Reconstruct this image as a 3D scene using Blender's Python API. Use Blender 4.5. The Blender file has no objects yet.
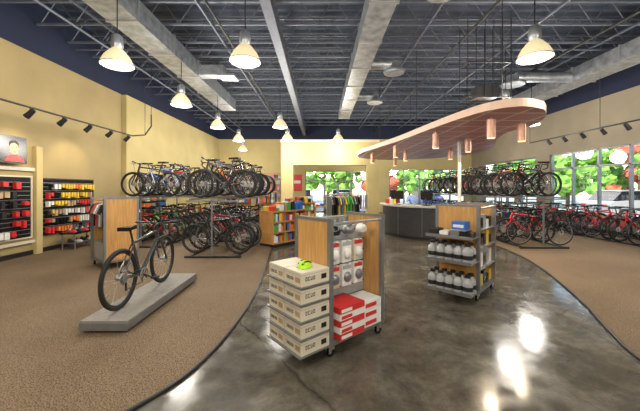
import bpy, math, random
from mathutils import Matrix, Vector
random.seed(7)
pi=math.pi
sc=bpy.context.scene

# ------------------------------------------------------------ materials
def pm(name,col,rough=0.6,metal=0.0,var=0.12,scale=8.0,emit=None,es=0.0,bump=0.0,bscale=60.0,coat=0.0):
    m=bpy.data.materials.new(name); m.use_nodes=True
    nt=m.node_tree; N=nt.nodes; L=nt.links
    b=N['Principled BSDF']
    b.inputs['Roughness'].default_value=rough
    b.inputs['Metallic'].default_value=metal
    if coat: b.inputs['Coat Weight'].default_value=coat
    tc=N.new('ShaderNodeTexCoord')
    if var>0:
        nz=N.new('ShaderNodeTexNoise'); nz.inputs['Scale'].default_value=scale; nz.inputs['Detail'].default_value=4
        L.new(tc.outputs['Object'],nz.inputs['Vector'])
        r=N.new('ShaderNodeValToRGB')
        r.color_ramp.elements[0].position=0.3; r.color_ramp.elements[1].position=0.7
        r.color_ramp.elements[0].color=[c*(1-var) for c in col]+[1]
        r.color_ramp.elements[1].color=[min(1,c*(1+var)) for c in col]+[1]
        L.new(nz.outputs['Fac'],r.inputs['Fac']); L.new(r.outputs['Color'],b.inputs['Base Color'])
    else: b.inputs['Base Color'].default_value=list(col)+[1]
    if emit:
        b.inputs['Emission Color'].default_value=list(emit)+[1]; b.inputs['Emission Strength'].default_value=es
    if bump>0:
        n2=N.new('ShaderNodeTexNoise'); n2.inputs['Scale'].default_value=bscale; n2.inputs['Detail'].default_value=3
        L.new(tc.outputs['Object'],n2.inputs['Vector'])
        bp=N.new('ShaderNodeBump'); bp.inputs['Strength'].default_value=bump; bp.inputs['Distance'].default_value=0.02
        L.new(n2.outputs['Fac'],bp.inputs['Height']); L.new(bp.outputs['Normal'],b.inputs['Normal'])
    return m

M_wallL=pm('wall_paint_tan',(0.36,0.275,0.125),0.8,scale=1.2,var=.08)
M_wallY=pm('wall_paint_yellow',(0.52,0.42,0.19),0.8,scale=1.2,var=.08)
M_wallR=pm('wall_paint_taupe',(0.29,0.245,0.17),0.8,scale=1.2,var=.08)
M_navy=pm('wall_paint_navy',(0.010,0.016,0.045),0.8,scale=2)
M_deck=pm('roof_deck',(0.060,0.078,0.115),0.6,scale=3,var=.3)
M_joist=pm('joist_steel',(0.16,0.18,0.225),0.5,metal=.3)
M_galv=pm('galvanized',(0.42,0.45,0.48),0.38,metal=.75,scale=6,var=.3)
M_alu=pm('aluminium',(0.62,0.62,0.63),0.3,metal=.85,var=.05)
M_gray=pm('gray_steel',(0.25,0.26,0.27),0.4,metal=.6)
M_black=pm('black_plastic',(0.015,0.015,0.017),0.45)
M_blackg=pm('black_gloss',(0.012,0.012,0.014),0.2)
M_rubber=pm('tire_rubber',(0.014,0.014,0.014),0.8)
M_white=pm('white_card',(0.78,0.77,0.74),0.6,var=.05)
M_cream=pm('cream_card',(0.64,0.58,0.46),0.6,var=.05)
M_red=pm('red_print',(0.60,0.03,0.03),0.45)
M_blue=pm('blue_print',(0.03,0.16,0.55),0.45)
M_green=pm('green_print',(0.08,0.42,0.08),0.45)
M_lime=pm('lime_shell',(0.45,0.85,0.02),0.3)
M_yel=pm('yellow_print',(0.80,0.55,0.05),0.45)
M_org=pm('orange_print',(0.80,0.20,0.03),0.45)
M_pink=pm('pink_print',(0.7,0.15,0.3),0.45)
M_kraft=pm('kraft_card',(0.42,0.30,0.18),0.7)
M_skin=pm('screen_skin',(0.7,0.38,0.25),0.5,emit=(0.8,0.4,0.25),es=.3)
M_scr=pm('screen_dark',(0.01,0.012,0.02),0.15)
M_scrred=pm('screen_red',(0.6,0.02,0.02),0.3,emit=(0.8,0.02,0.02),es=.3)
M_lens=pm('lamp_lens',(1,1,0.9),0.4,emit=(1,0.95,0.78),es=8,var=0)
M_bell=pm('lamp_bell',(0.8,0.72,0.5),0.25,emit=(1,0.80,0.42),es=.5,var=0)
M_warm=pm('warm_diffuser',(0.9,0.7,0.4),0.4,emit=(1,0.7,0.35),es=3,var=0)
M_brass=pm('pendant_shade',(0.5,0.28,0.2),0.35,metal=.5,emit=(1,0.5,0.3),es=.05)
M_band=pm('canopy_band',(0.85,0.60,0.46),0.45,var=.05)
M_jug=pm('gray_jug',(0.36,0.37,0.38),0.35,var=.1)
M_asph=pm('asphalt',(0.42,0.42,0.40),0.9,scale=2)
M_leaf=pm('tree_leaves',(0.22,0.46,0.07),0.8,scale=3,var=.6,bump=1.0,bscale=6)
M_leafr=pm('red_leaves',(0.60,0.15,0.08),0.8,scale=3,var=.5,bump=1.0,bscale=6)
M_bark=pm('bark',(0.10,0.07,0.05),0.9)

def wood(name,c1,c2,rough=.4):
    m=bpy.data.materials.new(name); m.use_nodes=True
    nt=m.node_tree;N=nt.nodes;L=nt.links;b=N['Principled BSDF']
    tc=N.new('ShaderNodeTexCoord');mp=N.new('ShaderNodeMapping')
    mp.inputs['Scale'].default_value=(12,12,1.2)
    nz=N.new('ShaderNodeTexNoise');nz.inputs['Scale'].default_value=2.5;nz.inputs['Detail'].default_value=6;nz.inputs['Distortion'].default_value=.6
    r=N.new('ShaderNodeValToRGB')
    r.color_ramp.elements[0].position=.3;r.color_ramp.elements[1].position=.7
    r.color_ramp.elements[0].color=c1+(1,);r.color_ramp.elements[1].color=c2+(1,)
    L.new(tc.outputs['Object'],mp.inputs['Vector']);L.new(mp.outputs['Vector'],nz.inputs['Vector'])
    L.new(nz.outputs['Fac'],r.inputs['Fac']);L.new(r.outputs['Color'],b.inputs['Base Color'])
    b.inputs['Roughness'].default_value=rough
    return m
M_wood=wood('maple_wood',(0.44,0.22,0.07),(0.62,0.35,0.12))
M_wood2=wood('oak_wood',(0.42,0.20,0.06),(0.58,0.30,0.10))
M_plat=wood('platform_laminate',(0.20,0.19,0.17),(0.30,0.28,0.25),.5)

def concrete():
    m=bpy.data.materials.new('polished_concrete'); m.use_nodes=True
    nt=m.node_tree;N=nt.nodes;L=nt.links;b=N['Principled BSDF']
    tc=N.new('ShaderNodeTexCoord')
    n1=N.new('ShaderNodeTexNoise');n1.inputs['Scale'].default_value=1.8;n1.inputs['Detail'].default_value=14;n1.inputs['Roughness'].default_value=.78;n1.inputs['Distortion'].default_value=.25
    r=N.new('ShaderNodeValToRGB')
    e=r.color_ramp.elements
    e[0].position=.34;e[0].color=(0.040,0.035,0.026,1)
    e[1].position=.66;e[1].color=(0.185,0.168,0.130,1)
    x=e.new(.5);x.color=(0.095,0.083,0.062,1)
    v=N.new('ShaderNodeTexVoronoi');v.feature='DISTANCE_TO_EDGE';v.inputs['Scale'].default_value=.45
    nd=N.new('ShaderNodeTexNoise');nd.inputs['Scale'].default_value=1.5;nd.inputs['Detail'].default_value=5
    mx=N.new('ShaderNodeMixRGB');mx.inputs['Fac'].default_value=.25
    L.new(tc.outputs['Object'],mx.inputs[1]);L.new(tc.outputs['Object'],nd.inputs['Vector']);L.new(nd.outputs['Color'],mx.inputs[2])
    L.new(mx.outputs[0],v.inputs['Vector'])
    r2=N.new('ShaderNodeValToRGB');r2.color_ramp.elements[0].color=(.3,.3,.3,1);r2.color_ramp.elements[1].color=(1,1,1,1);r2.color_ramp.elements[1].position=.006
    L.new(v.outputs['Distance'],r2.inputs['Fac'])
    mu=N.new('ShaderNodeMixRGB');mu.blend_type='MULTIPLY';mu.inputs['Fac'].default_value=.8
    L.new(tc.outputs['Object'],n1.inputs['Vector']);L.new(n1.outputs['Fac'],r.inputs['Fac'])
    L.new(r.outputs['Color'],mu.inputs[1]);L.new(r2.outputs['Color'],mu.inputs[2])
    L.new(mu.outputs[0],b.inputs['Base Color'])
    r3=N.new('ShaderNodeMapRange');r3.inputs['From Min'].default_value=.3;r3.inputs['From Max'].default_value=.7;r3.inputs['To Min'].default_value=.08;r3.inputs['To Max'].default_value=.24
    n3=N.new('ShaderNodeTexNoise');n3.inputs['Scale'].default_value=5;n3.inputs['Detail'].default_value=8
    L.new(tc.outputs['Object'],n3.inputs['Vector']);L.new(n3.outputs['Fac'],r3.inputs['Value']);L.new(r3.outputs['Result'],b.inputs['Roughness'])
    b.inputs['Specular IOR Level'].default_value=.5
    return m
def carpet():
    m=bpy.data.materials.new('carpet_tan'); m.use_nodes=True
    nt=m.node_tree;N=nt.nodes;L=nt.links;b=N['Principled BSDF']
    tc=N.new('ShaderNodeTexCoord')
    n1=N.new('ShaderNodeTexNoise');n1.inputs['Scale'].default_value=95;n1.inputs['Detail'].default_value=3
    n2=N.new('ShaderNodeTexNoise');n2.inputs['Scale'].default_value=.8;n2.inputs['Detail'].default_value=4
    r=N.new('ShaderNodeValToRGB');e=r.color_ramp.elements
    e[0].position=.38;e[0].color=(0.070,0.045,0.024,1);e[1].position=.62;e[1].color=(0.33,0.235,0.14,1)
    r2=N.new('ShaderNodeValToRGB');r2.color_ramp.elements[0].position=.3;r2.color_ramp.elements[1].position=.7
    r2.color_ramp.elements[0].color=(.75,.72,.7,1);r2.color_ramp.elements[1].color=(1,1,1,1)
    mu=N.new('ShaderNodeMixRGB');mu.blend_type='MULTIPLY';mu.inputs['Fac'].default_value=1
    for n in (n1,n2): L.new(tc.outputs['Object'],n.inputs['Vector'])
    L.new(n1.outputs['Fac'],r.inputs['Fac']);L.new(n2.outputs['Fac'],r2.inputs['Fac'])
    L.new(r.outputs['Color'],mu.inputs[1]);L.new(r2.outputs['Color'],mu.inputs[2]);L.new(mu.outputs[0],b.inputs['Base Color'])
    b.inputs['Roughness'].default_value=.95
    return m
def canopy_mat():
    m=bpy.data.materials.new('canopy_panels'); m.use_nodes=True
    nt=m.node_tree;N=nt.nodes;L=nt.links;b=N['Principled BSDF']
    tc=N.new('ShaderNodeTexCoord')
    br=N.new('ShaderNodeTexBrick');br.offset=0;br.inputs['Scale'].default_value=1
    br.inputs['Brick Width'].default_value=.6;br.inputs['Row Height'].default_value=.6;br.inputs['Mortar Size'].default_value=.03
    br.inputs['Color1'].default_value=(0.60,0.23,0.27,1);br.inputs['Color2'].default_value=(0.72,0.34,0.37,1);br.inputs['Mortar'].default_value=(0.95,0.85,0.82,1)
    L.new(tc.outputs['Object'],br.inputs['Vector']);L.new(br.outputs['Color'],b.inputs['Base Color'])
    b.inputs['Roughness'].default_value=.35
    return m
def glass():
    m=bpy.data.materials.new('window_glass'); m.use_nodes=True
    nt=m.node_tree;N=nt.nodes;L=nt.links
    for n in list(N):
        if n.type!='OUTPUT_MATERIAL': N.remove(n)
    o=[n for n in N][0]
    t=N.new('ShaderNodeBsdfTransparent');t.inputs['Color'].default_value=(.93,.96,.95,1)
    g=N.new('ShaderNodeBsdfGlossy');g.inputs['Roughness'].default_value=.02
    mx=N.new('ShaderNodeMixShader');mx.inputs[0].default_value=.06
    L.new(t.outputs[0],mx.inputs[1]);L.new(g.outputs[0],mx.inputs[2]);L.new(mx.outputs[0],o.inputs['Surface'])
    return m
M_conc=concrete();M_carpet=carpet();M_canopy=canopy_mat();M_glass=glass()

# ------------------------------------------------------------ mesh builder
class MB:
    def __init__(s): s.v=[];s.f=[];s.mi=[];s.sm=[];s.mats=[];s.M=Matrix()
    def mid(s,m):
        if m not in s.mats: s.mats.append(m)
        return s.mats.index(m)
    def add(s,vs,fs,m,smooth=False):
        o=len(s.v);k=s.mid(m)
        s.v+=[tuple(s.M@Vector(p)) for p in vs]
        for f in fs: s.f.append([i+o for i in f]);s.mi.append(k);s.sm.append(smooth)
    def box(s,c,d,m,rz=0,R=None):
        x,y,z=d[0]/2,d[1]/2,d[2]/2
        vs=[Vector(p) for p in [(-x,-y,-z),(x,-y,-z),(x,y,-z),(-x,y,-z),(-x,-y,z),(x,-y,z),(x,y,z),(-x,y,z)]]
        RR=R if R is not None else Matrix.Rotation(rz,3,'Z')
        vs=[RR@p+Vector(c) for p in vs]
        s.add(vs,[(0,3,2,1),(4,5,6,7),(0,1,5,4),(1,2,6,5),(2,3,7,6),(3,0,4,7)],m)
    def bb(s,x0,x1,y0,y1,z0,z1,m): s.box(((x0+x1)/2,(y0+y1)/2,(z0+z1)/2),(x1-x0,y1-y0,z1-z0),m)
    def cyl(s,a,b,r,m,n=8,r2=None,smooth=True):
        a=Vector(a);b=Vector(b);d=(b-a)
        if d.length<1e-7:return
        d.normalize();u=d.orthogonal().normalized();w=d.cross(u)
        if r2 is None:r2=r
        vs=[];
        for i in range(n):
            t=2*pi*i/n;e=u*math.cos(t)+w*math.sin(t)
            vs.append(a+e*r)
        for i in range(n):
            t=2*pi*i/n;e=u*math.cos(t)+w*math.sin(t)
            vs.append(b+e*r2)
        s.add(vs,[(i,(i+1)%n,n+(i+1)%n,n+i) for i in range(n)],m,smooth)
        s.add(vs[:n],[tuple(reversed(range(n)))],m);s.add(vs[n:],[tuple(range(n))],m)
    def tube(s,pts,r,m,n=8):
        for a,b in zip(pts[:-1],pts[1:]): s.cyl(a,b,r,m,n)
    def torus(s,c,R,r,ax,m,n=32,k=6,sq=1.0):
        c=Vector(c);ax=Vector(ax).normalized();u=ax.orthogonal().normalized();w=ax.cross(u)
        vs=[]
        for i in range(n):
            t=2*pi*i/n;e=u*math.cos(t)+w*math.sin(t)
            for j in range(k):
                q=2*pi*j/k
                vs.append(c+e*(R+r*math.cos(q))+ax*(r*sq*math.sin(q)))
        fs=[(i*k+j,((i+1)%n)*k+j,((i+1)%n)*k+(j+1)%k,i*k+(j+1)%k) for i in range(n) for j in range(k)]
        s.add(vs,fs,m,True)
    def lathe(s,prof,c,m,n=20,caps=True):
        c=Vector(c);vs=[];k=len(prof)
        for i in range(n):
            t=2*pi*i/n
            for r,z in prof: vs.append(c+Vector((r*math.cos(t),r*math.sin(t),z)))
        fs=[(i*k+j,((i+1)%n)*k+j,((i+1)%n)*k+j+1,i*k+j+1) for i in range(n) for j in range(k-1)]
        s.add(vs,fs,m,True)
        if caps:
            for j in (0,k-1):
                if prof[j][0]>1e-4: s.add([vs[i*k+j] for i in range(n)],[tuple(range(n))],m)
    def prism(s,poly,z0,z1,m,mbot=None,mside=None):
        n=len(poly)
        lo=[(p[0],p[1],z0) for p in poly];hi=[(p[0],p[1],z1) for p in poly]
        s.add(lo,[tuple(reversed(range(n)))],mbot or m);s.add(hi,[tuple(range(n))],m)
        s.add(lo+hi,[(i,(i+1)%n,n+(i+1)%n,n+i) for i in range(n)],mside or m)
    def vprism(s,poly,y0,y1,m):
        n=len(poly)
        lo=[(p[0],y0,p[1]) for p in poly];hi=[(p[0],y1,p[1]) for p in poly]
        s.add(lo,[tuple(range(n))],m);s.add(hi,[tuple(reversed(range(n)))],m)
        s.add(lo+hi,[(i,(i+1)%n,n+(i+1)%n,n+i) for i in range(n)],m)
    def ell(s,c,r,m,n=14,k=8,zmin=-1.0):
        c=Vector(c);vs=[];
        a0=math.asin(max(-1,zmin))
        for j in range(k+1):
            a=a0+(pi/2-a0)*j/k
            for i in range(n):
                t=2*pi*i/n
                vs.append(c+Vector((r[0]*math.cos(a)*math.cos(t),r[1]*math.cos(a)*math.sin(t),r[2]*math.sin(a))))
        s.add(vs,[(j*n+i,j*n+(i+1)%n,(j+1)*n+(i+1)%n,(j+1)*n+i) for j in range(k) for i in range(n)],m,True)
    def mesh(s,name):
        me=bpy.data.meshes.new(name);me.from_pydata(s.v,[],s.f)
        for m in s.mats: me.materials.append(m)
        me.polygons.foreach_set('material_index',s.mi);me.polygons.foreach_set('use_smooth',s.sm)
        me.update();return me
    def obj(s,name,loc=(0,0,0),rz=0,bevel=0):
        return place(name,s.mesh(name),loc,rz,bevel)
def place(name,me,loc=(0,0,0),rz=0,bevel=0,parent=None):
    o=bpy.data.objects.new(name,me);sc.collection.objects.link(o);o.location=loc;o.rotation_euler=(0,0,rz)
    if bevel:
        b=o.modifiers.new('bevel','BEVEL');b.width=bevel;b.segments=2;b.limit_method='ANGLE'
    if parent:o.parent=parent
    return o

# ------------------------------------------------------------ room shell
XL,XR,YB,YF,ZC=-6.9,10.1,-5.0,20.0,6.3
ZW=4.85
b=MB();b.bb(XL-.2,XR+.2,YB-.2,YF+.2,-.2,0,M_conc)
b.obj('floor')

def smooth_pts(p,n=6):
    out=[]
    for i in range(len(p)-1):
        p0=p[max(i-1,0)];p1=p[i];p2=p[i+1];p3=p[min(i+2,len(p)-1)]
        for k in range(n):
            t=k/n
            out.append(tuple(.5*((2*p1[a])+(-p0[a]+p2[a])*t+(2*p0[a]-5*p1[a]+4*p2[a]-p3[a])*t*t+(-p0[a]+3*p1[a]-3*p2[a]+p3[a])*t**3) for a in (0,1)))
    out.append(tuple(p[-1]));return out
bl=smooth_pts([(-4.6,-4.9),(-3.6,-1),(-2.7,.5),(-1.95,1.5),(-1.36,2.15),(-1.08,2.75),(-.97,3.87),(-1.02,5.2),(-1.25,7.7),(-1.5,10),(-1.8,13),(-2.2,15)])
br_=smooth_pts([(2.3,-4.9),(2.6,0),(2.8,1.8),(2.98,2.79),(3.2,3.3),(3.71,4.29),(4.35,5.85),(4.72,7.16),(4.85,8.6),(4.8,11),(4.9,15)])
b=MB();b.prism([(XL+.18,-4.9)]+bl+[(XL+.18,15)],0,.012,M_carpet);b.bb(XL+.001,XL+.18,-4.9,10.44,0,.012,M_carpet);b.obj('carpet')
b=MB();b.prism(list(reversed([(XR-.001,-4.9)]+br_+[(XR-.001,15)])),0,.012,M_carpet);b.obj('carpet')
for i,e in enumerate((bl,br_)):
    b=MB();b.tube([(p[0],p[1],.008) for p in e],.020,M_black,6);b.obj('trim_%d'%(i+1))

b=MB()
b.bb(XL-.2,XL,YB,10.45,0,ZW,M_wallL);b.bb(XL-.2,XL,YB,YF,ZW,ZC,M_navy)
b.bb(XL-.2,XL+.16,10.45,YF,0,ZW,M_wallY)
b.obj('wall_left')
b=MB();b.bb(XL,XL+.02,YB,10.45,.012,.12,M_black);b.bb(XL+.16,XL+.18,10.45,YF,.0,.12,M_black);b.obj('baseboard_left')
def wall_holes(b,ax,pos,th,a0,a1,z0,z1,holes,m):
    def bx(p,q,r,s_):
        if q-p<1e-4 or s_-r<1e-4:return
        if ax=='x': b.bb(p,q,pos,pos+th,r,s_,m)
        else: b.bb(pos,pos+th,p,q,r,s_,m)
    cur=a0
    for h0,h1,g0,g1 in sorted(holes):
        bx(cur,h0,z0,z1);bx(h0,h1,z0,g0);bx(h0,h1,g1,z1);cur=h1
    bx(cur,a1,z0,z1)
b=MB()
rh=[(8.7,13.2,.6,3.05),(14.0,18.6,.6,3.05)]
wall_holes(b,'y',XR,.2,YB,YF,0,ZW,rh,M_wallR);b.bb(XR,XR+.2,YB,YF,ZW,ZC,M_navy);b.obj('wall_right')
b=MB();b.bb(XR-.02,XR,YB,YF,.012,.12,M_black);b.obj('baseboard_right')
b=MB()
bh=[(-1.0,3.15,0,2.75),(4.6,9.7,.5,2.85)]
wall_holes(b,'x',YF,.2,XL,XR,0,ZW,bh,M_wallY);b.bb(XL,XR,YF,YF+.2,ZW,ZC,M_navy);b.obj('wall_back')
b=MB();b.bb(XL,XR,YB-.2,YB,0,ZW,M_wallL);b.bb(XL,XR,YB-.2,YB,ZW,ZC,M_navy);b.obj('wall_front')
b=MB()
prof=[];y=YB-.2
while y<YF+.2:
    prof+=[(y,ZC),(y+.05,ZC+.07),(y+.15,ZC+.07),(y+.2,ZC)];y+=.3
vs=[(XL-.2,p[0],p[1]) for p in prof]+[(XR+.2,p[0],p[1]) for p in prof]
n=len(prof);b.add(vs,[(i,i+1,n+i+1,n+i) for i in range(n-1)],M_deck)
b.bb(XL-.2,XR+.2,YB-.2,YF+.4,ZC+.08,ZC+.2,M_deck);b.obj('ceiling')

def window(name,ax,pos,a0,a1,z0,z1,nm,rails=()):
    b=MB();t=.035
    def bx(p,q,r,s_,m,w=.05):
        if ax=='x': b.bb(p,q,pos+.1-w,pos+.1+w,r,s_,m)
        else: b.bb(pos+.1-w,pos+.1+w,p,q,r,s_,m)
    bx(a0,a1,z0,z0+.06,M_gray);bx(a0,a1,z1-.06,z1,M_gray)
    for i in range(nm+1):
        c=a0+(a1-a0)*i/nm;c=min(max(c,a0+t),a1-t);bx(c-t,c+t,z0,z1,M_gray)
    for r in rails: bx(a0,a1,r-.03,r+.03,M_gray)
    bx(a0+.02,a1-.02,z0+.02,z1-.02,M_glass,.004)
    b.obj(name)
window('window_1','y',XR,8.7,13.2,.6,3.05,4,(2.4,))
window('window_2','y',XR,14.0,18.6,.6,3.05,4,(2.4,))
window('window_3','x',YF,4.6,9.7,.5,2.85,5,(2.2,))
window('window_4','x',YF,-1.0,.3,0,2.75,1,(2.1,))
window('window_5','x',YF,2.1,3.15,0,2.75,1,(2.1,))
b=MB()
for x0,x1 in ((.3,1.2),(1.2,2.1)):
    b.bb(x0,x0+.08,YF+.05,YF+.13,0,2.1,M_gray);b.bb(x1-.08,x1,YF+.05,YF+.13,0,2.1,M_gray)
    b.bb(x0,x1,YF+.05,YF+.13,0,.2,M_gray);b.bb(x0,x1,YF+.05,YF+.13,2.02,2.1,M_gray);b.bb(x0,x1,YF+.05,YF+.13,.98,1.06,M_gray)
    b.bb(x0+.08,x1-.08,YF+.085,YF+.095,.2,2.02,M_glass)
b.bb(.3,2.1,YF+.05,YF+.13,2.69,2.75,M_gray);b.bb(.3,2.1,YF+.085,YF+.095,2.1,2.7,M_glass)
b.obj('door_1')

b=MB()
b.bb(-1.95,-1.35,15,15.5,0,3.9,M_wallY);b.bb(2.35,2.95,15,15.5,0,3.9,M_wallY);b.bb(-1.35,2.35,15,15.5,2.75,3.9,M_wallY)
b.bb(-1.99,2.99,14.95,15.55,3.9,4.0,M_band)
b.obj('entrance_portal')

# joists
b=MB()
y=-4.4
while y<19.8:
    for z in (ZC-.08,ZC-.72): b.bb(XL+.01,XR-.01,y-.028,y+.028,z-.022,z+.022,M_joist)
    k=0;x=XL+.1
    while x<XR-.5:
        za,zb=(ZC-.1,ZC-.7) if k%2 else (ZC-.7,ZC-.1)
        b.cyl((x,y,za),(x+.42,y,zb),.013,M_joist,4,smooth=False);x+=.42;k+=1
    y+=.9
for x in (-5.2,-2.6,2.6,5.2,7.6): b.bb(x-.02,x+.02,YB+.01,YF-.01,ZC-.8,ZC-.76,M_joist)
b.obj('ceiling_joists')
b=MB()
b.bb(-1.12,-.92,YB+.02,YF-.02,5.05,5.07,M_joist);b.bb(-1.12,-.92,YB+.02,YF-.02,5.41,5.43,M_joist);b.bb(-1.03,-1.01,YB+.02,YF-.02,5.07,5.41,M_joist);b.obj('steel_girder')
# ducts
b=MB()
b.bb(-4.25,-3.65,YB+.1,13,4.95,5.4,M_galv)
y=YB+.5
while y<13: b.bb(-4.28,-3.62,y-.02,y+.02,4.92,5.43,M_alu);y+=1.5
for yy in (4.9,9.0): b.bb(-3.65,-2.9,yy,yy+.35,5.0,5.3,M_galv);b.box((-2.8,yy+.17,4.98),(.5,.5,.06),M_galv)
b.obj('air_duct')
b=MB()
b.bb(.9,1.4,2.2,14.5,4.95,5.35,M_galv)
y=2.4
while y<14.5: b.bb(.87,1.43,y-.02,y+.02,4.92,5.38,M_alu);y+=1.5
b.cyl((1.9,YB+.1,5.15),(1.9,4.2,5.15),.2,M_galv,16)
b.bb(1.3,1.9,3.6,4.2,4.98,5.32,M_galv);b.cyl((1.4,5.0,5.1),(2.0,5.0,5.1),.17,M_galv,14)
b.lathe([(.28,0),(.3,.06),(.17,.12),(.17,.25)],(2.05,5.0,4.85),M_galv)
for yy in (8.5,11.5):b.cyl((1.4,yy,5.1),(2.0,yy,5.1),.14,M_galv,14);b.lathe([(.28,0),(.3,.06),(.17,.12),(.17,.3)],(2.1,yy,4.85),M_galv)
b.obj('air_duct')
b=MB()
b.bb(7.9,8.6,3,16,4.95,5.35,M_galv)
y=3.4
while y<16: b.bb(7.87,8.63,y-.02,y+.02,4.92,5.38,M_alu);y+=1.5
for yy in (5.0,9.5):
    b.cyl((7.9,yy,5.1),(6.2,yy,5.1),.16,M_galv,14);b.lathe([(.34,0),(.36,.05),(.2,.1),(.17,.16),(.17,.3)],(6.1,yy,4.85),M_galv)
b.obj('air_duct')
b=MB()
b.tube([(-2.3,YB+.05,5.35),(-2.3,YF-.05,5.35)],.03,M_black);b.tube([(3.6,YB+.05,5.35),(3.6,YF-.05,5.35)],.03,M_black)
for y in (4,8,12,16): b.tube([(XL+.05,y+.4,5.47),(XR-.05,y+.4,5.47)],.02,M_joist,6)
b.tube([(-5.6,YB+.05,5.3),(-5.6,YF-.05,5.3)],.03,M_joist);b.tube([(6.7,YB+.05,5.3),(6.7,YF-.05,5.3)],.035,M_black)
b.obj('sprinkler_pipes')

# ------------------------------------------------------------ high-bay lamps
def lamp_mesh():
    b=MB()
    b.cyl((0,0,.42),(0,0,ZC-.82-3.9),.010,M_black,6)
    b.lathe([(.05,.46),(.09,.42),(.10,.24),(.07,.2),(.07,.16)],(0,0,0),M_galv,16)
    b.lathe([(.085,.20),(.12,.17),(.20,.07),(.245,-.02),(.26,-.07),(.265,-.09)],(0,0,0),M_bell,24,caps=False)
    b.torus((0,0,-.09),.262,.012,(0,0,1),M_alu,24,6)
    b.lathe([(.255,-.085),(.2,-.11),(.1,-.13),(.001,-.135)],(0,0,0),M_lens,24,caps=False)
    return b.mesh('high_bay_lamp')
lm=lamp_mesh()
lamps=[(-3.65,5.4),(-3.7,8),(-3.75,11),(-3.8,14),(-1.31,5.25),(-1.45,10.9),(-1.5,13.8),(3.65,5.1),(.85,14),(-3.6,1.2),(.2,1.0),(4.6,.6),(-3,-2.6),(1.2,-2.8),(5.5,-2.6),(8.0,6.2),(7.4,10.5),(7.2,15),(3.2,17.3),(-4.5,17.5),(5.2,8.4)]
for i,(x,y) in enumerate(lamps):
    z=3.9
    o=place('high_bay_lamp',lm,(x,y,z))
    ld=bpy.data.lights.new('lamp_light','POINT');ld.energy=175;ld.color=(1,.95,.86);ld.shadow_soft_size=.36
    lo=bpy.data.objects.new('lamp_light',ld);sc.collection.objects.link(lo);lo.parent=o;lo.location=(0,0,-.53)

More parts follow.
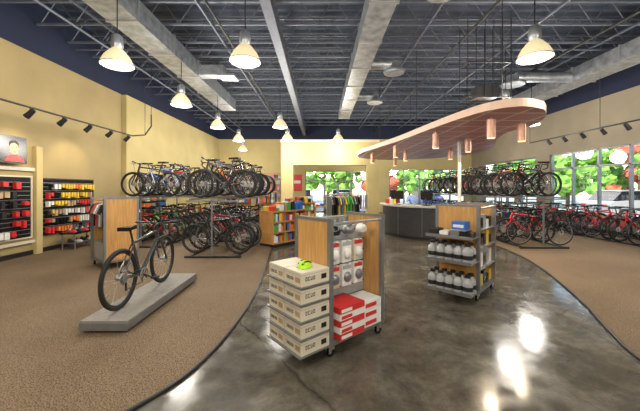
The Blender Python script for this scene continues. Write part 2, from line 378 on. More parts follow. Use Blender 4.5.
# ------------------------------------------------------------ bicycles
def bike_mesh(fm,style='mtb',seg=28,acc=None,R=.345,tw=.026):
    b=MB();acc=acc or M_black
    rx,fx=-.50,.56
    for wx in (rx,fx):
        c=(wx,0,R)
        b.torus(c,R-tw,tw,(0,1,0),M_rubber,seg,8)
        b.torus(c,R-tw*2.1,.013,(0,1,0),M_black if style!='road' else M_gray,seg,6,1.1)
        b.cyl((wx,-.05,R),(wx,.05,R),.02,M_gray,10)
        b.cyl((wx,-.045,R),(wx,-.038,R),.07,M_alu,14)
        for i in range(20):
            t=2*pi*i/20+(i%2)*.12;sy=.03 if i%2 else -.03
            b.cyl((wx+.02*math.cos(t+.9),sy,R+.02*math.sin(t+.9)),(wx+(R-tw*2.2)*math.cos(t),0,R+(R-tw*2.2)*math.sin(t)),.0014,M_alu,3)
    bbp=Vector((-.07,0,.29));st=Vector((-.235,0,.76));hb=Vector((.40,0,.70));ht=Vector((.355,0,.85))
    if style=='road': ht=Vector((.36,0,.84))
    ra=Vector((rx,0,R));fa=Vector((fx,0,R))
    b.cyl(bbp,hb,.027,fm,10,.03);b.cyl(st-Vector((0,0,.02)),ht-Vector((0,0,.03)),.019,fm,10,.021)
    b.cyl(bbp,st+(st-bbp).normalized()*.02,.018,fm,10);b.cyl(hb-(ht-hb).normalized()*.02,ht,.026,fm,12)
    for s_ in (-1,1):
        o=Vector((0,.05*s_,0));q=Vector((0,.02*s_,0))
        b.cyl(bbp+q*1.5,ra+o,.012,fm,8,.009);b.cyl(st+q*.6-Vector((0,0,.03)),ra+o,.010,fm,8,.008)
        fo=Vector((0,.055*s_,0));cr=hb+Vector((.02,.05*s_,-.05))
        b.cyl(cr,fa+fo,.018,fm if style=='road' else acc,8,.012)
    b.box(hb+Vector((.015,0,-.04)),(.05,.13,.035),acc)
    b.cyl(bbp-Vector((0,.045,0)),bbp+Vector((0,.045,0)),.024,M_gray,12)
    b.torus(bbp+Vector((0,-.055,0)),.088,.006,(0,1,0),M_gray,22,5)
    for i in range(4):
        t=pi/4+i*pi/2;b.cyl(bbp+Vector((0,-.055,0)),bbp+Vector((.085*math.cos(t),-.055,.085*math.sin(t))),.007,M_black,5)
    b.cyl(ra+Vector((0,-.065,0)),ra+Vector((0,-.03,0)),.052,M_gray,16,.03)
    b.tube([bbp+Vector((0,-.055,.088)),ra+Vector((0,-.05,.045))],.005,M_black,4)
    b.tube([bbp+Vector((0,-.055,-.088)),ra+Vector((.03,-.055,-.14)),ra+Vector((.02,-.055,-.06))],.005,M_black,4)
    b.box(ra+Vector((.02,-.06,-.10)),(.02,.015,.10),M_black)
    for s_,t in ((-1,-.5),(1,-.5+pi)):
        e=bbp+Vector((.17*math.cos(t),.075*s_,.17*math.sin(t)))
        b.cyl(bbp+Vector((0,.065*s_,0)),e,.011,M_black,6);b.box(e+Vector((0,.05*s_,0)),(.09,.08,.02),M_black)
    sd=(st-bbp).normalized();sp=st+sd*.17
    b.cyl(st,sp,.013,M_black,8)
    sadd=[(-.15,-.07),(-.13,-.08),(-.03,-.05),(.06,-.022),(.13,-.014),(.135,0),(.13,.014),(.06,.022),(-.03,.05),(-.13,.08),(-.15,.07)]
    b.prism([(sp.x+p[0],p[1]) for p in sadd],sp.z,sp.z+.045,M_blackg)
    hd=(ht-hb).normalized();stt=ht+hd*.05;b.cyl(ht,stt,.02,M_black,10)
    if style=='road':
        f=stt+Vector((.10,0,.01));b.cyl(stt,f,.017,M_black,8)
        b.tube([f+Vector((0,-.2,0)),f+Vector((0,.2,0))],.014,M_black,8)
        for s_ in (-1,1):
            q=f+Vector((0,.2*s_,0))
            b.tube([q,q+Vector((.07,0,0)),q+Vector((.11,0,-.04)),q+Vector((.09,0,-.10)),q+Vector((.03,0,-.135)),q+Vector((-.04,0,-.14))],.015,M_black,8)
            b.tube([q+Vector((.08,0,.0)),q+Vector((.14,0,.05))],.015,M_black,6);b.tube([q+Vector((.13,0,.02)),q+Vector((.14,0,-.09))],.006,M_gray,5)
    else:
        f=stt+Vector((.07,0,.02));b.cyl(stt,f,.017,M_black,8)
        b.tube([f+Vector((-.05,-.29,.03)),f+Vector((-.01,-.1,.015)),f,f+Vector((-.01,.1,.015)),f+Vector((-.05,.29,.03))],.012,M_black,8)
        for s_ in (-1,1):
            b.cyl(f+Vector((-.035,.18*s_,.02)),f+Vector((-.05,.3*s_,.03)),.018,M_blackg,8)
            b.tube([f+Vector((-.02,.15*s_,.01)),f+Vector((.04,.17*s_,-.01)),f+Vector((.03,.25*s_,-.01))],.006,M_gray,5)
        b.tube([f+Vector((0,.08,0)),f+Vector((.09,.05,-.02)),f+Vector((.07,.03,-.18)),hb+Vector((.04,.03,-.05))],.004,M_black,4)
    return b.mesh('bicycle_'+style)
FM=[pm('frame_'+n,c,.25,coat=.5,var=.03) for n,c in dict(black=(.012,.012,.014),char=(.05,.055,.06),red=(.6,.02,.02),white=(.75,.75,.75),blue=(.03,.12,.45),green=(.15,.45,.05),orange=(.8,.2,.02),silver=(.4,.41,.42)).items()]
BK=[bike_mesh(FM[0]),bike_mesh(FM[0],'road',tw=.018),bike_mesh(FM[1]),bike_mesh(FM[2],'road',tw=.018),bike_mesh(FM[3],acc=FM[3]),bike_mesh(FM[4]),bike_mesh(FM[5]),bike_mesh(FM[6]),bike_mesh(FM[7],'road',tw=.018),bike_mesh(FM[2],acc=FM[2])]
order=[0,2,1,9,0,2,8,5,0,3,2,0,1,0,7,2,4,0,1,2,0,3,0,6,2]
cnt=[0]
def rack(name,x,y0,n,sp=.5,yaw=0,tiers=2,zup=1.36,pool=None,jit=.09):
    b=MB();L=(n-1)*sp+.4;ya=y0-.25;yb=ya+L+.1
    ys=[ya,(ya+yb)/2+.1,yb]
    for yy in ys:
        b.bb(x-.62,x+.66,yy-.02,yy+.02,.012,.055,M_black)
        if tiers==2:
            b.bb(x-.015,x+.015,yy-.015,yy+.015,.05,zup+.02,M_gray)
            b.bb(x-.58,x+.62,yy-.015,yy+.015,zup-.07,zup-.04,M_gray)
    for xx in (x-.5,x+.56):
        b.bb(xx-.02,xx+.02,ya,yb,.03,.058,M_black)
        if tiers==2:b.bb(xx-.018,xx+.018,ya,yb,zup-.04,zup-.002,M_gray)
    b.obj(name)
    po=pool or order
    for t in range(tiers):
        for i in range(n):
            k=po[cnt[0]%len(po)];cnt[0]+=1
            fl=pi if (i+t)%2 else 0
            place('bicycle',BK[k],(x+(.03 if jit>.05 else 0)+random.uniform(-jit,jit),y0+i*sp+(.12 if t else 0),.06 if t==0 else zup),fl+random.uniform(-.14,.14)+yaw)
rack('bicycle_rack',-2.45,7.05,10,.37)
rack('bicycle_rack',-4.75,8.2,10,.37)
rack('bicycle_rack',-4.5,13.0,6,.4)
rp=[0,9,1,3,0,2,9,0,3,1,7,9,0,9,2,4,0,3]
rack('bicycle_rack',5.85,8.1,9,.37)
rack('bicycle_rack',5.95,12.2,8,.4)
rack('bicycle_rack',7.55,11.2,8,.38,pool=rp)
rack('bicycle_rack',9.1,7.3,14,tiers=1,sp=.42,pool=[9,0,3,9,1,9,2,3,9,0],jit=.03)

hb_=bike_mesh(FM[1],'mtb',56,acc=FM[1],R=.36,tw=.024)
place('bicycle',hb_,(-2.42,4.1,.15),math.radians(92))
b=MB();b.prism([(-.26,-.88),(.26,-.88),(.26,.95),(-.26,.95)],.05,.15,M_plat);b.bb(-.22,.22,-.8,.85,.012,.05,M_black)
b.bb(-.265,.265,-.89,-.88,.045,.13,M_gray);b.bb(-.265,-.26,-.88,.95,.05,.14,M_gray);b.bb(.26,.265,-.88,.95,.05,.14,M_gray)
b.obj('display_platform',(-2.36,4.15,0),math.radians(0),bevel=.005)

# ------------------------------------------------------------ rolling display fixtures
def caster(b,x,y):
    b.cyl((x,y-.015,.045),(x,y+.015,.045),.045,M_blackg,14);b.box((x,y,.085),(.05,.06,.03),M_alu);b.cyl((x,y,.09),(x,y,.13),.012,M_alu,8)
    b.box((x-.025,y-.022,.07),(.03,.006,.06),M_alu);b.box((x-.025,y+.022,.07),(.03,.006,.06),M_alu)
def endpanel(b,u,W,H,t=.03):
    b.bb(u-t/2,u+t/2,.04,W-.04,.16,H-.03,M_wood)
    for v in (.02,W-.02): b.bb(u-.022,u+.022,v-.022,v+.022,.12,H,M_gray)
    b.bb(u-.02,u+.02,0,W,H-.03,H,M_gray)
def hfixture(W,Lu,H):
    b=MB()
    endpanel(b,0,W,H);endpanel(b,Lu,W,H)
    b.bb(0,Lu,0,W,.12,.16,M_gray);b.bb(.02,Lu-.02,W/2-.01,W/2+.01,.16,H-.12,M_jug)
    for z in [.3+.12*i for i in range(8)]:
        if z<H-.15:b.bb(.02,Lu-.02,W/2-.014,W/2+.014,z-.008,z+.008,M_black)
    for z in (H-.05,):
        b.cyl((0,.02,z),(Lu,.02,z),.014,M_alu,8);b.cyl((0,W-.02,z),(Lu,W-.02,z),.014,M_alu,8)
    for p in ((.03,.05),(Lu-.03,.05),(.03,W-.05),(Lu-.03,W-.05)):caster(b,*p)
    return b
def helmet(b,c,m,s=1.0):
    x,y,z=c
    b.ell((x,y,z),(.14*s,.10*s,.12*s),m,16,8,0.0)
    for q in (-.055,0,.055):
        b.cyl((x-.10*s,y+q*s,z+.07*s),(x+.09*s,y+q*s,z+.08*s),.012*s,M_black,6)
        b.box((x,y+q*s,z+.104*s),(.10*s,.014*s,.02*s),M_black)
    b.tube([(x-.06,y-.08*s,z),(x,y-.06,z-.07*s),(x,y+.06,z-.07*s),(x-.06,y+.08*s,z)],.004,M_black,4)
u_ang=math.radians(40)
b=hfixture(.56,.76,1.31)
def letters(b,x,y0,z0,h,txt_w,face):
    w=h*.55;n=int(txt_w/(w*1.5))
    for i in range(n):
        o=y0+i*w*1.5
        def q(a,c,d,e):
            if face=='u': b.bb(x-.001,x,a,c,d,e,M_black)
            else: b.bb(a,c,x-.001,x,d,e,M_black)
        q(o,o+w*.25,z0,z0+h)
        if i%3!=1:q(o+w*.75,o+w,z0,z0+h)
        if i%3!=2:q(o,o+w,z0+h*.8,z0+h)
        q(o,o+w,z0,z0+h*.2)
for k in range(5):
    z0=.14+k*.150
    b.bb(-.37,-.02,-.003,.553,z0-.012,z0,M_gray)
    b.bb(-.345,-.022,.01,.275,z0+.001,z0+.122,M_cream);b.bb(-.345,-.022,.285,.545,z0+.001,z0+.122,M_cream)
    for v0,v1 in ((.01,.275),(.285,.545)):
        b.bb(-.3465,-.345,v0+.02,v0+.09,z0+.03,z0+.075,M_kraft);letters(b,-.3465,v0+.12,z0+.04,.028,.12,'u')
        b.bb(-.348,-.02,v0-.001,v1+.001,z0+.098,z0+.102,M_jug)
    letters(b,.0095,-.30,z0+.045,.035,.13,'v')
    b.bb(-.12,-.06,.0075,.01,z0+.035,z0+.08,M_black)
helmet(b,(-.2,.15,.865),M_lime,.55)
for i in range(5):
    z=.165+i*.062
    b.bb(.06,.40,-.05,.25,z,z+.056,M_red if i%2==0 else M_white);b.bb(.08,.22,-.0525,-.05,z+.01,z+.04,M_white if i%2==0 else M_red)
for i in range(3):
    z=.165+i*.09
    b.bb(.43,.70,-.02,.25,z,z+.084,M_white);b.bb(.45,.62,-.0225,-.02,z+.02,z+.06,M_red)
for i in range(3):
    for j in range(2):
        x=.14+i*.17;z=.62+j*.24
        b.cyl((x,.27,z+.2),(x,.08,z+.2),.004,M_alu,5)
        b.bb(x-.065,x+.065,.11,.15,z-.02,z+.2,M_white if (i+j)%3 else M_cream);b.ell((x,.10,z+.07),(.05,.03,.055),M_white if j else M_gray,10,6,-1)
        b.bb(x-.06,x+.06,.108,.112,z+.15,z+.19,M_red if i!=1 else M_jug)
for i in range(3):
    x=.16+i*.2
    b.ell((x,.14,1.16),(.07,.06,.06),[M_blackg,M_gray,M_white][i],12,6,-.5);b.cyl((x,.14,1.2),(x,.02,1.26),.004,M_black,4)
for i in range(4): b.bb(.06+i*.17,.2+i*.17,.32,.5,.16,.16+.3+.1*(i%2),[M_kraft,M_white,M_black,M_red][i])
b.obj('display_stand',(.11,2.80,0),u_ang)
def jug(b,x,y,z,s=1):
    b.lathe([(.055*s,0),(.058*s,.02),(.058*s,.13*s),(.05*s,.16*s),(.028*s,.18*s),(.028*s,.2*s)],(x,y,z),M_jug,14)
    b.cyl((x,y,z+.2*s),(x,y,z+.23*s),.032*s,M_black,10);b.cyl((x,y,z+.05*s),(x,y,z+.10*s),.0595*s,M_black,14)
b=hfixture(.62,.8,1.36)
for k,z0 in enumerate((.16,.58,.92)):
    b.bb(-.36,-.02,.0,.62,z0-.012,z0,M_gray);b.bb(-.37,-.355,0,.62,z0-.012,z0+.03,M_gray)
    if k<2:
        for i in range(5):
            jug(b,-.29,.07+i*.12,z0,1.15);jug(b,-.16,.07+i*.12,z0,1.15)
for i in range(4): b.bb(-.30,-.08,.03+i*.15,.15+i*.15,.92,.92+.07+.02*(i%2),[M_blackg,M_gray,M_white,M_black][i])
b.bb(-.24,-.05,.12,.30,1.02,1.13,M_blue);b.bb(-.242,-.24,.14,.28,1.05,1.09,M_white);b.bb(-.26,-.03,.1,.34,1.005,1.02,M_alu);b.bb(-.16,-.13,.2,.23,.92,1.005,M_alu)
for k,z0 in enumerate((.165,.45,.75,1.0)):
    if k:b.bb(.03,.77,0,.3,z0-.012,z0,M_alu)
    for i in range(5):
        b.bb(.06+i*.145,.17+i*.145,.05,.25,z0,z0+.12+.04*((i+k)%3),[M_black,M_jug,M_yel,M_white,M_blackg,M_blackg][(i*2+k)%6])
b.obj('display_stand',(2.24,4.20,0),math.radians(46))
def garment(b,x,y,z,m,ang=0,s=1.0):
    poly=[(-.20,0),(-.29,-.22),(-.22,-.25),(-.16,-.12),(-.17,-.58),(.17,-.58),(.16,-.12),(.22,-.25),(.29,-.22),(.20,0),(.07,.04),(-.07,.04)]
    M0=b.M.copy();b.M=M0@Matrix.Translation((x,y,z))@Matrix.Rotation(ang,4,'Z')@Matrix.Scale(s,4)
    b.vprism(poly,-.02,.02,m);b.tube([(0,0,.04),(0,0,.11)],.004,M_alu,4)
    b.M=M0
b=hfixture(.62,.75,1.4)
for i,m in enumerate((M_black,M_jug,M_white,M_gray,M_red,M_blackg)):
    garment(b,.12+i*.10,.48,1.25,m,math.radians(90),.75)
    garment(b,.12+i*.10,.14,1.25,[M_white,M_jug,M_black,M_gray,M_jug,M_black][i],math.radians(90),.75)
b.bb(.08,.7,.05,.25,.16,.42,M_jug);b.bb(.08,.7,.37,.57,.16,.5,M_jug)
b.obj('display_stand',(-3.78,6.25,0.012),math.radians(142))

# ------------------------------------------------------------ canopy
cp=[(3.85,5.15),(3.35,4.95),(2.95,5.2),(2.72,5.85),(2.52,6.9),(2.25,8.6),(1.82,10.5),(1.55,12),(1.9,13.6),(3.4,14.4),(5.2,13.6),(6.1,11.8),(5.75,10.0),(4.95,8.4),(4.55,7.3),(4.6,6.5),(4.25,5.65)]
cl=smooth_pts(cp+[cp[0]],6)[:-1]
area=sum(cl[i][0]*cl[(i+1)%len(cl)][1]-cl[(i+1)%len(cl)][0]*cl[i][1] for i in range(len(cl)))
if area<0: cl.reverse()
b=MB();b.prism(cl,2.95,3.09,M_band,mbot=M_canopy,mside=M_band)
for (x,y) in [(3.4,5.6),(2.7,8.4),(2.3,11.5),(4.4,9),(5,12),(4.2,6.6),(3.8,12.6)]: b.cyl((x,y,3.08),(x,y,ZC-.82),.008,M_black,5)
b.obj('ceiling_canopy')
pmsh=MB();pmsh.cyl((0,0,-.05),(0,0,-.4),.075,M_brass,18);pmsh.cyl((0,0,0),(0,0,-.05),.02,M_alu,8);pmsh.cyl((0,0,-.4),(0,0,-.405),.066,M_warm,18)
pmsh=pmsh.mesh('pendant_lamp')
for (x,y) in [(2.78,7.2),(3.25,5.7),(2.35,9.3),(2.0,11.4),(3.9,7.9),(4.3,9.9),(3.0,10.5),(4.1,6.1),(3.2,12.8)]:
    o=place('pendant_lamp',pmsh,(x,y,2.95))
    ld=bpy.data.lights.new('pendant_light','SPOT');ld.energy=60;ld.spot_size=2.2;ld.color=(1,.8,.55);ld.shadow_soft_size=.06
    lo=bpy.data.objects.new('pendant_light',ld);sc.collection.objects.link(lo);lo.parent=o;lo.location=(0,0,-.43)
b=MB()
for i in range(6):
    if i==1: continue
    for yy in (6.9,7.3): b.cyl((3.4+i*.2,yy,3.7),(3.4+i*.2,yy,ZC-.82),.009,M_black,5)
for z in (3.7,4.5): 
    for yy in (6.9,7.3): b.bb(3.38,4.42,yy-.012,yy+.012,z-.012,z+.012,M_black)
    for x in (3.4,4.4): b.bb(x-.012,x+.012,6.9,7.3,z-.012,z+.012,M_black)
b.box((3.9,7.1,3.85),(.5,.3,.26),M_black)
b.obj('hanging_speaker_rack')
b=MB();b.cyl((3.88,8.35,0),(3.88,8.35,2.948),.045,M_white,16);b.cyl((3.88,8.35,0),(3.88,8.35,.05),.09,M_alu,16);b.cyl((3.88,8.35,2.89),(3.88,8.35,2.949),.08,M_alu,16);b.obj('support_column')

# ------------------------------------------------------------ service counter
def arc(cx,cy,R,a0,a1,n=24): return [(cx+R*math.cos(a0+(a1-a0)*i/n),cy+R*math.sin(a0+(a1-a0)*i/n)) for i in range(n+1)]
M_cfront=pm('counter_front',(0.05,0.052,0.058),.3,metal=.3)
b=MB();cx,cy=4.1,10.6;a0,a1=math.radians(160),math.radians(262)
poly=arc(cx,cy,1.85,a0,a1)+arc(cx,cy,1.25,a1,a0);b.prism(poly,.1,1.0,M_cfront)
b.prism(arc(cx,cy,1.80,a0,a1)+arc(cx,cy,1.3,a1,a0),0,.1,M_black)
b.prism(arc(cx,cy,1.95,a0-.03,a1+.03)+arc(cx,cy,1.2,a1+.03,a0-.03),1.0,1.05,M_jug)
for i in range(5):
    a=a0+(a1-a0)*i/4;b.cyl((cx+1.851*math.cos(a),cy+1.851*math.sin(a),.12),(cx+1.851*math.cos(a),cy+1.851*math.sin(a),.99),.006,M_gray,6)
b.obj('service_counter')
for (x,y,r) in [(2.6,10.1,2.6),(3.3,9.3,2.2)]:
    b=MB();b.box((0,0,.32),(.42,.03,.28),M_blackg);b.box((0,-.017,.32),(.38,.004,.24),M_scr);b.cyl((0,.02,.01),(0,.02,.25),.02,M_black,8);b.box((0,0,.008),(.22,.16,.016),M_black);b.obj('computer_monitor',(x,y,1.05),r)
b=MB()
for i in range(3): b.bb(-.15+i*.13,-.06+i*.13,-.05,.05,0,.16+.05*(i%2),[M_red,M_white,M_yel][i])
b.obj('product_boxes',(2.5,10.7,1.05),.3)

def shelfunit(name,W,D,H,loc,rz,rows=3):
    b=MB()
    b.bb(-W/2,W/2,-D/2,D/2,.02,.1,M_black);b.bb(-W/2,W/2,-.01,.01,.1,H,M_wood2)
    nb=3
    for i in range(nb+1):
        x=-W/2+W*i/nb;x=min(max(x,-W/2+.015),W/2-.015);b.bb(x-.015,x+.015,-D/2,D/2,.1,H,M_wood2)
    for k in range(rows+1):
        z=.1+(H-.1)*k/rows;b.bb(-W/2-.01,W/2+.01,-D/2-.01,D/2+.01,z-.02,z+.02,M_wood2)
    cols=[M_red,M_black,M_blue,M_white,M_yel,M_black,M_kraft,M_org,M_green]
    for k in range(rows):
        z=.1+(H-.1)*k/rows+.021
        for i in range(nb):
            x=-W/2+W*i/nb+.03;xe=-W/2+W*(i+1)/nb-.03
            while x<xe-.07:
                w=random.uniform(.06,.11);h=random.uniform(.14,(H-.1)/rows-.06)
                for s_ in(-1,1): b.box((x+w/2,s_*(D/4+.02),z+h/2),(w*.9,D/2-.06,h),random.choice(cols))
                x+=w
    x=-W/2+.05
    while x<W/2-.12:
        w=random.uniform(.08,.16);h=random.uniform(.08,.24)
        for s_ in (-1,1): b.box((x+w/2,s_*D*.22,H+.02+h/2),(w*.85,D*.3,h),random.choice(cols))
        x+=w+.03
    return b.obj(name,loc,rz)
shelfunit('wooden_shelf_unit',1.35,.55,.95,(-1.05,8.7,0),math.radians(52))
shelfunit('wooden_shelf_unit',1.2,.5,1.0,(-.85,12.2,0),math.radians(20))
def clothrack(loc,rz,n=11,cols=None):
    b=MB();cols=cols or [M_black,M_red,M_blue,M_white,M_yel,M_green,M_gray,M_org,M_black,M_gray,M_black]
    for x in(-.6,.6):
        b.cyl((x,0,.05),(x,0,1.4),.015,M_alu,8);b.cyl((x,-.3,.05),(x,.3,.05),.015,M_alu,8)
        for y in(-.28,.28): b.cyl((x,y,0),(x,y,.05),.02,M_black,8)
    b.cyl((-.6,0,1.4),(.6,0,1.4),.014,M_alu,8)
    for i in range(n): garment(b,-.52+i*1.04/(n-1),0,1.29,random.choice(cols),math.radians(90)+random.uniform(-.15,.15),.95)
    b.obj('clothing_rack',loc,rz)
clothrack((.75,9.8,0),math.radians(25));clothrack((1.4,12.6,0),math.radians(-10));clothrack((-3.0,16.8,0),.2)
b=MB();b.bb(-.6,.6,-.4,.4,.72,.76,M_wood2)
for x in(-.55,.55):
    for y in(-.35,.35): b.cyl((x,y,0),(x,y,.72),.025,M_gray,8)
for i in range(5): b.bb(-.5+i*.21,-.34+i*.21,-.25,.2,.76,.83+.05*(i%3),[M_red,M_blue,M_yel,M_white,M_green][i])
b.obj('display_table',(.3,14.0,0),.1)

# ------------------------------------------------------------ left wall items
cols=[M_red,M_white,M_jug,M_black,M_blue,M_org,M_cream,M_white,M_gray,M_kraft]
def slat(name,y0,y1,z0,z1,x,merch=.8,sz=(.05,.10),face=1,frame=M_black,fill=None):
    b=MB();fill=fill or cols
    b.bb(x,x+.03*face,y0,y1,z0,z1,M_blackg) if face>0 else b.bb(x-.03,x,y0,y1,z0,z1,M_blackg)
    xf=x+.03*face
    z=z0+.08
    while z<z1-.02:
        a,c=sorted((xf,xf+.008*face));b.bb(a,c,y0,y1,z-.006,z+.006,M_gray);z+=.1
    a,c=sorted((x,x+.05*face))
    for q in((y0-.03,y0),(y1,y1+.03)): b.bb(a,c,q[0],q[1],z0-.03,z1+.03,frame)
    b.bb(a,c,y0,y1,z1,z1+.03,frame);b.bb(a,c,y0,y1,z0-.03,z0,frame)
    z=z1-.12
    while z>z0+.15:
        y=y0+.08;m=random.choice(fill)
        while y<y1-.08:
            w=random.uniform(*sz);h=random.uniform(.08,.16)
            if random.random()<merch:
                if random.random()<.3:m=random.choice(fill)
                b.box((xf+.07*face,y,z-h/2),(.09,w*.85,h),m);b.cyl((xf,y,z+.01),(xf+.13*face,y,z+.01),.004,M_alu,4)
            y+=w+.03
        z-=.22
    return b.obj(name)
slat('slatwall_display',5.0,7.12,.45,1.85,XL+.001,.32,(.08,.14),frame=M_cream,fill=[M_red,M_white,M_black,M_jug,M_red,M_kraft])
slat('slatwall_display',7.42,9.05,.45,1.82,XL+.001,.95,(.05,.09),fill=[M_kraft,M_red,M_gray,M_white,M_blackg,M_yel,M_black,M_org,M_red])
b=MB();b.bb(XL,XL+.06,4.9,7.2,.3,.36,M_cream);b.bb(XL,XL+.06,4.9,7.2,2.0,2.08,M_cream);b.bb(XL,XL+.10,7.2,7.36,.012,2.6,M_wallY);b.obj('trim_3')
b=MB()
b.box((0,0,0),(1.0,.06,.60),M_blackg);b.box((0,-.031,0),(.94,.004,.54),M_scr)
b.ell((.20,-.034,.02),(.10,.004,.14),M_skin,18,8,-1);b.ell((.20,-.033,.12),(.11,.003,.08),M_black,16,6,-1)
b.vprism([(.0,-.26),(.05,-.15),(.15,-.11),(.27,-.11),(.38,-.16),(.43,-.26)],-.038,-.034,M_scrred)
b.box((0.17,-.04,.045),(.025,.003,.012),M_black);b.box((0.24,-.04,.045),(.025,.003,.012),M_black);b.box((0.205,-.04,-.05),(.05,.003,.01),M_scrred)
b.box((0,.1,0),(.2,.16,.2),M_black)
o=b.obj('wall_television',(XL+.185,6.35,2.44));o.rotation_euler=(0,0,math.radians(90))
b=MB();b.bb(-.2,.2,-.45,.45,.40,.45,M_blackg)
for y in(-.4,.4):
    for x in (-.16,.16): b.cyl((x,y,.0),(x,y,.4),.018,M_gray,8)
b.bb(-.17,.17,-.4,.4,.15,.17,M_gray)
for i in range(4):
    y=-.3+i*.2
    b.ell((0,y,.17),(.13,.045,.06),M_white if i%2 else M_black,12,6,0);b.ell((-.06,y,.2),(.05,.042,.07),M_black,10,5,0)
    b.ell((0,y,.45),(.13,.045,.06),M_black if i%2 else M_red,12,6,0);b.ell((-.06,y,.48),(.05,.042,.07),M_gray,10,5,0)
b.obj('shoe_bench',(XL+.45,8.1,.012))
def backslat(x0,x1,y,z0,z1):
    b=MB();b.bb(x0,x1,y-.03,y-.001,z0,z1,M_wood2)
    z=z0+.35
    while z<=z1-.1:
        b.bb(x0,x1,y-.3,y-.03,z-.01,z+.01,M_gray);x=x0+.05
        while x<x1-.15:
            w=random.uniform(.1,.22);h=random.uniform(.12,.26);b.bb(x,x+w*.85,y-.26,y-.06,z+.01,z+.01+h,random.choice(cols+[M_black,M_pink,M_gray]));x+=w
        z+=.4
    b.obj('wall_shelving')
backslat(-6.4,-4.6,YF,.3,2.3);backslat(-4.3,-2.6,YF,.3,2.6)
b=MB();b.bb(-2.4,-1.2,YF-.03,YF-.001,1.4,2.5,M_red);b.bb(-2.3,-1.3,YF-.035,YF-.03,1.9,2.1,M_white);b.obj('wall_poster')
slat('slatwall_display',11.2,13.0,.6,2.0,XL+.161,.9,(.06,.12))
slat('slatwall_display',2.5,8.2,.4,2.0,XR-.001,.8,(.08,.16),face=-1)

# ------------------------------------------------------------ track lights
def track(name,pts,heads,aim,zc):
    b=MB();b.tube(pts,.022,M_black,6)
    for p in (pts[0],pts[len(pts)//2],pts[-1]): b.cyl(p,(p[0],p[1],zc),.008,M_black,5)
    for p in heads:
        q=Vector(p);d=Vector(aim).normalized();c=q+Vector((0,0,-.12))
        b.cyl(q,c,.01,M_black,6);b.cyl(c-d*.09,c+d*.10,.045,M_black,14,.06);b.cyl(c+d*.10,c+d*.104,.05,M_warm,14)
    o=b.obj(name)
    return o
hp=[(-5.75,5.2+i*.75,3.2) for i in range(6)]
o=track('track_light',[(-5.75,3.0,3.2),(-5.75,9.2,3.2),(-5.6,9.6,3.3),(-5.45,9.7,3.6),(-5.4,9.6,3.95)],hp,(-.75,0,-.65),ZC-.82)
for p in hp[::2]:
    ld=bpy.data.lights.new('track_spot','SPOT');ld.energy=45;ld.spot_size=1.4;ld.spot_blend=.6;ld.color=(1,.8,.5);ld.shadow_soft_size=.06
    lo=bpy.data.objects.new('track_spot',ld);sc.collection.objects.link(lo);lo.parent=o
    lo.location=(p[0]-.1,p[1],p[2]-.2);lo.rotation_euler=Vector((-.75,0,-.65)).to_track_quat('-Z','Y').to_euler()
hp=[(8.4,6.8+i*.7,3.4) for i in range(7)]
track('track_light',[(8.4,6.2,3.4),(8.4,9,3.4),(8.4,12,3.4)],hp,(.6,0,-.7),4.94)

# ------------------------------------------------------------ outdoors
b=MB();b.bb(-40,60,YF+.25,75,-.3,-.1,M_asph);b.bb(XR+.25,60,-15,YF+.25,-.3,-.1,M_asph);b.obj('parking_lot_ground')
def tree(x,y,h,m):
    b=MB();b.cyl((0,0,-.1),(0,0,h*.5),.12,M_bark,8,.07)
    for i in range(34):
        a=random.uniform(0,6.28);r=random.uniform(0,1.6)*h*.22;q=random.uniform(.5,1)*h
        b.ell((r*math.cos(a),r*math.sin(a),h*random.uniform(.25,.9)),(q*.13,q*.13,q*.11),m,9,6,-1)
    v=[]
    for p in b.v:
        v.append((p[0]+random.uniform(-.13,.13),p[1]+random.uniform(-.13,.13),p[2]+random.uniform(-.13,.13)))
    b.v=v;b.sm=[False]*len(b.sm);b.obj('tree',(x,y,0))
for i in range(12): tree(-6+i*3.2+random.uniform(-1,1),34+random.uniform(-2,3),random.uniform(4,7),M_leafr if i==4 else M_leaf)
for i in range(12): tree(21+random.uniform(-1,2),2+i*2.7,random.uniform(4.2,6),M_leafr if i in(3,7) else M_leaf)
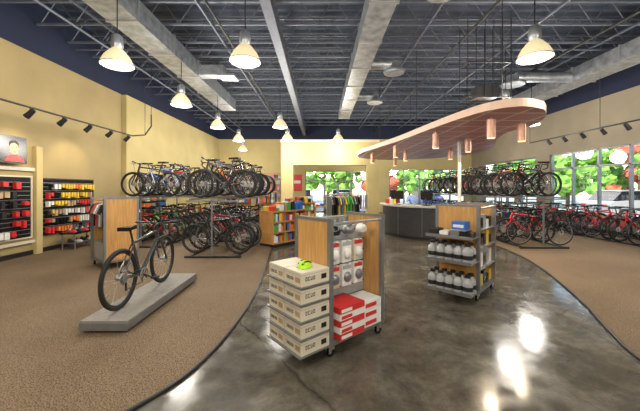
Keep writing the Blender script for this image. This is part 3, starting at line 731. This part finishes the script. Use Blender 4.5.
def car(x,y,rz,m):
    b=MB()
    body=[(-2.2,.3),(-2.2,.8),(-1.9,.95),(-1.0,1.0),(1.0,1.0),(2.0,.85),(2.25,.6),(2.25,.3)]
    cab=[(-1.9,.95),(-1.4,1.45),(.3,1.48),(1.1,1.0)]
    b.vprism(body,-.85,.85,m);b.vprism(cab,-.72,.72,M_scr)
    b.vprism([(-1.45,1.44),(-1.4,1.5),(.3,1.53),(.4,1.46)],-.70,.70,m)
    for wx in(-1.4,1.4):
        for s_ in(-1,1): b.cyl((wx,s_*.65,.25),(wx,s_*.88,.25),.33,M_rubber,20);b.cyl((wx,s_*.88,.25),(wx,s_*.89,.25),.2,M_alu,14)
    for s_ in(-.6,.6): b.box((2.24,s_,.68),(.06,.3,.12),M_white);b.box((-2.2,s_,.72),(.04,.3,.12),M_red)
    b.obj('car',(x,y,-.02),rz,bevel=.05)
car(-1.5,26,pi/2,M_white);car(1.8,26.5,pi/2,FM[7]);car(5.5,26,pi/2,FM[2]);car(9,26,pi/2,FM[4])
car(16.5,9,0,M_white);car(16.5,12.5,0,FM[2]);car(16.8,16,0,FM[7])
sd=bpy.data.lights.new('sun','SUN');sd.energy=10;sd.color=(1,.96,.88);sd.angle=.01
so=bpy.data.objects.new('sun',sd);sc.collection.objects.link(so);so.location=(0,-10,30);so.rotation_euler=Vector((.45,.75,-.8)).to_track_quat('-Z','Y').to_euler()
w=bpy.data.worlds.new('sky');sc.world=w;w.use_nodes=True
nt=w.node_tree;bg=nt.nodes['Background'];sk=nt.nodes.new('ShaderNodeTexSky');sk.sky_type='NISHITA';sk.sun_disc=False;sk.sun_elevation=math.radians(45)
nt.links.new(sk.outputs[0],bg.inputs[0]);bg.inputs[1].default_value=.5

cd=bpy.data.cameras.new('camera');cam=bpy.data.objects.new('camera',cd);sc.collection.objects.link(cam)
cam.location=(0,0,1.6);cam.rotation_euler=(pi/2,0,0);cd.sensor_width=36;cd.lens=36*300/640;cd.shift_y=-17.5/640;cd.clip_start=.05;cd.clip_end=300
sc.camera=cam
sc.view_settings.view_transform='Standard'
